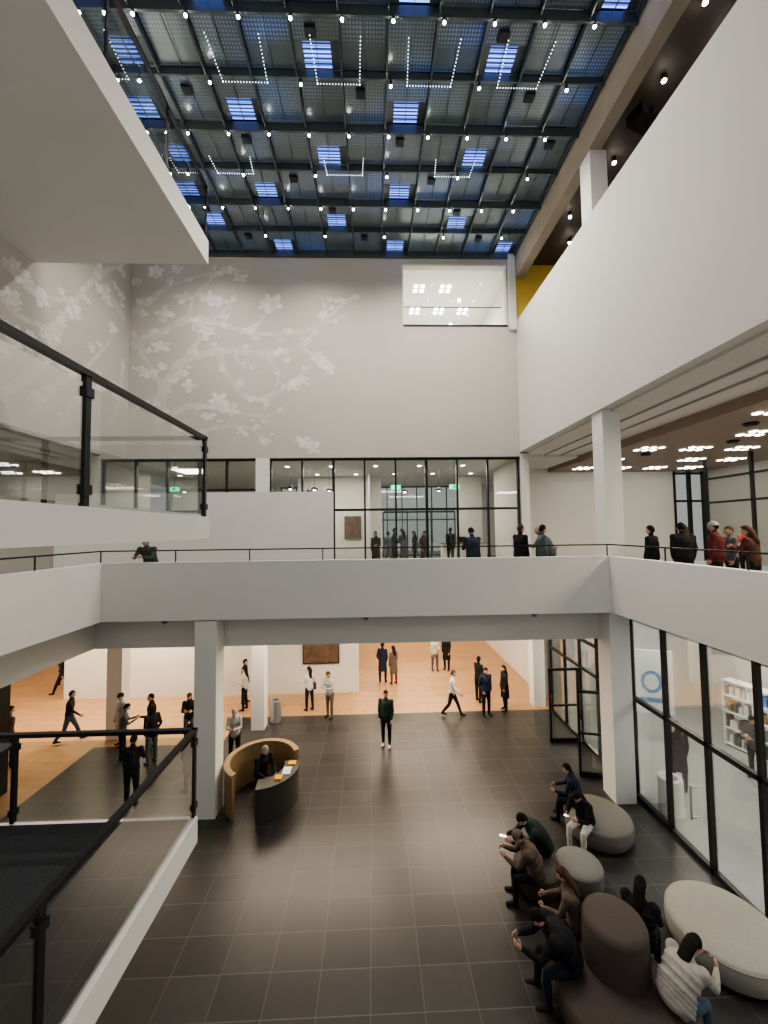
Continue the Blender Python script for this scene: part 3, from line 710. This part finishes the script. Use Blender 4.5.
    out.ball((0,0.088,-0.052),(0.022,0.008,0.006),M_lip,n=8,m=5,M=HM)
    hm=cloth(hair)
    if hat:
        out.ball((0,-0.003,0.025),(0.086,0.106,0.105),cloth(hat),n=18,m=12,M=HM,keep=lambda d:d.z>-0.02)
        out.tube([HM@Vector((0.084*math.cos(a*math.pi/10),0.103*math.sin(a*math.pi/10)-0.003,0.028)) for a in range(21)],[0.012]*21,cloth(hat),n=6)
    out.ball((0,-0.008,0.012),(0.083,0.098,0.117),hm,n=20,m=14,M=HM,keep=lambda d:(d.z>0.48) or (d.y<0.28 and d.z>-0.05) or (d.y<-0.15 and d.z>-0.62))
    if long:
        a=HM@Vector((0,-0.045,0.04)); b2=HM@Vector((0,-0.07,-0.07)); c2=S-Vector((0,0.10*b,-0.01)); d3=S.lerp(C,0.8)-Vector((0,0.135*b,0.0))
        out.tube([a,b2,c2,d3],[(0.078,0.06),(0.082,0.05),(0.075,0.035),(0.045,0.018)],hm,n=12)
    if bag in('shoulder','tote'):
        bm=cloth(BRN if bag=='shoulder' else WHT); q=P+Vector((0.23*b,0,0.02))
        out.tube([q-Vector((0,0,0.14)),q-Vector((0,0,0.06)),q+Vector((0,0,0.08)),q+Vector((0,0,0.12))],[(0.05,0.12),(0.06,0.15),(0.05,0.14),(0.02,0.12)],bm,n=10)
        sh=S+Vector((-0.08,0,0.03))
        for yy in (0.12,-0.12): out.tube([q+Vector((0,yy*0.8,0.1)),C+Vector((0.1,yy*1.15*b,0)),sh+Vector((0,yy*0.3,0))],[0.012]*3,bm,n=6)
    if phone:
        wr,pe,d2,spd,nrm=hands[1]; q=pe+nrm*0.025+d2*0.02
        Mx=Matrix.Translation(q)@Matrix((( 1,0,0,0),(0,d2.y,-d2.z,0),(0,d2.z,d2.y,0),(0,0,0,1)))
        out.box(-0.036,0.036,-0.05,0.1,-0.004,0.004,M_black,Mx); out.box(-0.033,0.033,-0.046,0.096,0.0045,0.0055,M_screen,Mx)
    out.v=[(v[0]*s,v[1]*s,v[2]*s) for v in out.v]
    ob=out.build(name,(x,y,z),R(yaw),smooth=True)
    return ob
ST='standing_person';WK='walking_person';SP='seated_person'
G=[
(ST,dict(x=0.38,y=12.8,yaw=165,pose='stand',top=GRN,bot=BLK,hair=HD,H=1.75,bulk=1.12,shoe=WHT)),
(ST,dict(x=-2.5,y=15.4,yaw=40,pose='talk',top=WHT,bot=BLK,long=True,H=1.66,bag='shoulder')),
(ST,dict(x=-1.65,y=14.8,yaw=150,pose='phone',top=LG,bot=TAUPE,hair=HB,H=1.72)),
(ST,dict(x=0.40,y=18.0,yaw=-20,pose='pocket',top=NAVY,bot=BLK,coat=True,H=1.8)),
(ST,dict(x=0.90,y=17.8,yaw=30,pose='stand',top=TAUPE,bot=(0.25,0.04,0.05),coat=True,long=True,H=1.68)),
(ST,dict(x=3.0,y=19.3,yaw=190,pose='talk',top=WHT,bot=GRY,H=1.68)),
(ST,dict(x=3.6,y=19.4,yaw=150,pose='stand',top=BLK,bot=BLK,H=1.75,coat=True)),
(WK,dict(x=2.9,y=14.7,yaw=-110,pose='walk',top=WHT,bot=BLK,hair=HB,H=1.72)),
(ST,dict(x=4.2,y=15.8,yaw=-60,pose='talk',top=BLK,bot=BLK,H=1.78)),
(ST,dict(x=4.15,y=14.6,yaw=200,pose='pocket',top=NAVY,bot=BLK,H=1.76,bulk=1.15,bag='backpack')),
(ST,dict(x=5.0,y=15.0,yaw=100,pose='stand',top=BLK,bot=BLK,coat=True,long=True,H=1.68)),
(ST,dict(x=-5.25,y=16.2,yaw=-90,pose='stand',top=BLK,bot=GRY,H=1.75)),
(ST,dict(x=-5.05,y=15.6,yaw=90,pose='talk',top=WHT,bot=BLK,H=1.65,long=True)),
(ST,dict(x=-8.3,y=13.3,yaw=150,pose='stand',top=LG,bot=BLK,H=1.68,hat=BLK,coat=True)),
(ST,dict(x=-6.15,y=10.3,yaw=10,pose='phone',top=BLK,bot=BLK,H=1.75,bulk=1.15,bag='backpack')),
(ST,dict(x=-7.15,y=13.0,yaw=110,pose='talk',top=BLK,bot=JEAN,H=1.74,bulk=1.1)),
(ST,dict(x=-6.1,y=13.3,yaw=200,pose='phone',top=BLK,bot=GRY,hair=HB,long=True,H=1.66)),
(ST,dict(x=-4.95,y=10.9,yaw=60,pose='stand',top=NAVY,bot=BLK,coat=True,H=1.74)),
(ST,dict(x=-7.75,y=12.5,yaw=-60,pose='phone',top=GRY,bot=BLK,H=1.64)),
(ST,dict(x=-6.7,y=12.2,yaw=60,pose='pocket',top=BLK,bot=GRY,H=1.7,bulk=1.1)),
(ST,dict(x=-5.5,y=12.6,yaw=-100,pose='talk',top=TAUPE,bot=BLK,H=1.68,long=True,hair=HB)),
(ST,dict(x=-10.9,y=12.2,yaw=-20,pose='pocket',top=TAUPE,bot=BLK,H=1.78,bag='backpack')),
(WK,dict(x=-10.2,y=13.6,yaw=-70,pose='walk',top=BLK,bot=JEAN,H=1.72)),
(WK,dict(x=-13.5,y=17.6,yaw=90,pose='walk',top=NAVY,bot=BLK,H=1.76)),
(WK,dict(x=-14.1,y=18.5,yaw=60,pose='walk',top=GRY,bot=BLK,H=1.7)),
(ST,dict(x=-4.2,y=12.1,yaw=190,pose='phone',top=LG,bot=BLK,hair=HG,H=1.66)),
(ST,dict(x=8.0,y=10.3,yaw=-30,pose='talk',top=NAVY,bot=BLK,coat=True,long=True,H=1.74)),
(ST,dict(x=10.4,y=10.6,yaw=110,pose='phone',top=GRY,bot=BLK,H=1.72)),
(WK,dict(x=7.35,y=12.0,yaw=120,pose='walk',top=(0.05,0.08,0.14),bot=GRY,H=1.72)),
]
for n_,k in G: figure(n_,**k)
U=[
(ST,dict(x=2.8,y=10.75,yaw=15,pose='phone',top=(0.03,0.04,0.055),bot=BLK,H=1.76,bulk=1.3)),
(ST,dict(x=4.0,y=10.45,yaw=-70,pose='stand',top=BLK,bot=BLK,H=1.82,bulk=1.2,hair=HB)),
(ST,dict(x=4.62,y=10.5,yaw=-100,pose='talk',top=(0.10,0.12,0.14),bot=BLK,H=1.80,bulk=1.3,hair=HD)),
(ST,dict(x=4.98,y=10.75,yaw=60,pose='lean',top=(0.12,0.13,0.15),bot=BLK,H=1.84,bulk=1.3,hair=HG)),
(ST,dict(x=-5.8,y=10.4,yaw=180,pose='lean',top=(0.07,0.08,0.07),bot=BLK,H=1.66,bulk=1.2)),
(ST,dict(x=7.05,y=9.6,yaw=30,pose='stand',top=BLK,bot=BLK,H=1.74,bulk=1.2)),
(ST,dict(x=7.5,y=9.2,yaw=-10,pose='pocket',top=BLK,bot=BLK,H=1.80,bulk=1.35)),
(ST,dict(x=7.95,y=9.7,yaw=-30,pose='talk',top=BLK,bot=BLK,H=1.76,long=True,hair=HB,bulk=1.15)),
(ST,dict(x=8.25,y=9.1,yaw=40,pose='stand',top=(0.12,0.03,0.03),bot=BLK,H=1.82,bulk=1.35,hat=LG)),
(ST,dict(x=9.0,y=9.5,yaw=80,pose='stand',top=GRY,bot=BLK,H=1.7,hair=HB)),
(ST,dict(x=8.75,y=8.7,yaw=20,pose='phone',top=(0.10,0.045,0.04),bot=BLK,H=1.72,hair=HB,long=True,bulk=1.1)),
(ST,dict(x=10.6,y=13,yaw=200,pose='stand',top=BLK,bot=GRY,H=1.75)),
(ST,dict(x=12.2,y=12.4,yaw=100,pose='talk',top=RED,bot=BLK,H=1.7)),
]
rr=random.Random(4)
for (x,y,yw,ps,tp) in ((0.15,16.6,160,'talk',BLK),(0.75,18.4,20,'stand',GRY),(0.95,17.0,250,'talk',NAVY),(1.95,18.0,90,'stand',BLK),(2.2,16.5,200,'pocket',TAUPE),(3.7,18.4,-40,'stand',BLK),(1.4,17.4,40,'phone',GRY)):
    U.append((ST,dict(x=x,y=y,yaw=yw,pose=ps,top=tp,bot=BLK,H=1.62+0.2*rr.random(),coat=rr.random()<0.4,long=rr.random()<0.4)))
for n_,k in U: figure(n_,z=5.2,**k)
S_=[
(SP,dict(x=3.40,y=8.02,yaw=95,pose='sithunch',top=(0.022,0.035,0.03),bot=BLK,H=1.82,bulk=1.35,phone=True,hood=True)),
(SP,dict(x=2.98,y=7.42,yaw=75,pose='sitphone',top=(0.12,0.085,0.065),bot=BLK,H=1.70,bulk=1.25,hair=HD,hat=TAUPE,puff=True)),
(SP,dict(x=3.25,y=6.50,yaw=60,pose='sit',top=(0.14,0.11,0.085),bot=BLK,H=1.72,bulk=1.25,hair=HB,long=True,hood=True)),
(SP,dict(x=2.88,y=5.98,yaw=85,pose='sithunch',top=BLK,bot=(0.02,0.025,0.04),H=1.82,bulk=1.35,hair=HD,hood=True,puff=True)),
(SP,dict(x=4.08,y=6.22,yaw=-45,pose='sit',top=BLK,bot=BLK,H=1.76,bulk=1.3,hair=HD,long=True,seat=0.42,puff=True)),
(SP,dict(x=4.00,y=5.42,yaw=-70,pose='sithunch',top=(0.42,0.39,0.35),bot=(0.1,0.14,0.2),H=1.78,bulk=1.35,hair=HD,long=True,puff=True)),
(SP,dict(x=4.60,y=8.68,yaw=125,pose='sitphone',top=BLK,bot=WHT,H=1.74,bulk=1.25,hair=HD,long=True,phone=True)),
(SP,dict(x=4.75,y=9.3,yaw=60,pose='sit',top=NAVY,bot=BLK,H=1.7,bulk=1.15,hair=HD)),
(SP,dict(x=-2.98,y=10.55,yaw=225,pose='sit',top=BLK,bot=BLK,H=1.76,bulk=1.2,hair=HG,seat=0.50)),
]
for n_,k in S_: figure(n_,vox=0.018,**k)
mb=MB(); mb.tube([(0,0,0),(0,0,0.08),(0,0,0.22),(0,0,0.28)],[(0.16,0.08),(0.18,0.1),(0.15,0.07),(0.12,0.03)],cloth(TAUPE),n=14)
mb.tube([(-0.1,0,0.26),(-0.07,0,0.4),(0.07,0,0.4),(0.1,0,0.26)],[0.01]*4,cloth(BRN),n=6,side=(0,1,0)); mb.build('handbag',(3.3,7.0,0.04),smooth=True)

# ------------------------------------------------------------------ lights
def area(name,x,y,z,sx,sy,e,col=(1,0.95,0.88),rot=(0,0,0)):
    l=bpy.data.lights.new(name,'AREA'); l.shape='RECTANGLE'; l.size=sx;l.size_y=sy;l.energy=e;l.color=col
    o=bpy.data.objects.new(name,l); COL.objects.link(o); o.location=(x,y,z); o.rotation_euler=rot; return o
def spot(name,x,y,z,e,col=(1,0.92,0.82),ang=150,r=0.08,rot=(0,0,0)):
    l=bpy.data.lights.new(name,'SPOT'); l.energy=e;l.color=col;l.spot_size=R(ang);l.spot_blend=1.0;l.shadow_soft_size=r
    o=bpy.data.objects.new(name,l); COL.objects.link(o); o.location=(x,y,z); o.rotation_euler=rot; return o
for x in (-6,-2,1.5,4.3):
    for y,e in ((3.5,90),(7.5,280),(11.0,520),(13.2,560)): spot('atrium_spot',x,y,17.9,e)
for (x,y,sx) in ((-9,15.5,4),(-2,13,5),(3,14,4),(2,19,5),(2,25,6),(-14,14,4),(-12,22,4)): area('ground_ceiling_light',x,y,4.25,sx,2,290,(1,0.84,0.64))
for y in (3,7,11.5): area('shop_light',10,y,4.4,3,2,180,(1,0.97,0.9))
for (x,y) in ((-2,18.5),(3,18.5),(1,23),(-8,18.5)): area('lobby_light',x,y,9.8,3,1.5,170,(1,0.91,0.76))
for (x,y) in ((10.5,8),(11,13),(10.5,3)): area('foyer_light',x,y,9.6,2.5,1.5,250,(1,0.88,0.70))
area('left_floor_light',-12.5,9,9.8,3,5,140,(1,0.9,0.78)); area('upper_gallery_light',3.4,18.5,17.4,2,2,260,(1,0.95,0.88))
area('gallery_right_light',9.5,10,17.85,2,3,60,(1,0.88,0.7))
w=bpy.data.worlds.new('World'); scene.world=w; w.use_nodes=True
bg=w.node_tree.nodes['Background']; bg.inputs[0].default_value=(0.91,0.91,0.89,1); bg.inputs[1].default_value=0.38

# ------------------------------------------------------------------ camera
cam=bpy.data.cameras.new('Camera'); co=bpy.data.objects.new('Camera',cam); COL.objects.link(co); scene.camera=co
cam.sensor_fit='VERTICAL'; cam.sensor_height=36; cam.lens=388/1024*36; cam.clip_start=0.05
yaw=R(1.75);p=R(2.75);roll=R(0.7)
F=Vector((math.sin(yaw)*math.cos(p),math.cos(yaw)*math.cos(p),math.sin(p))); Rt=Vector((math.cos(yaw),-math.sin(yaw),0)); Up=Rt.cross(F)
R2=Rt*math.cos(roll)-Up*math.sin(roll); U2=Up*math.cos(roll)+Rt*math.sin(roll)
M=Matrix(((R2.x,U2.x,-F.x,0),(R2.y,U2.y,-F.y,0),(R2.z,U2.z,-F.z,6.9),(0,0,0,1)))
co.matrix_world=M
scene.view_settings.view_transform='AgX'
try: scene.view_settings.look='AgX - Medium High Contrast'
except Exception: pass
scene.view_settings.exposure=0.22
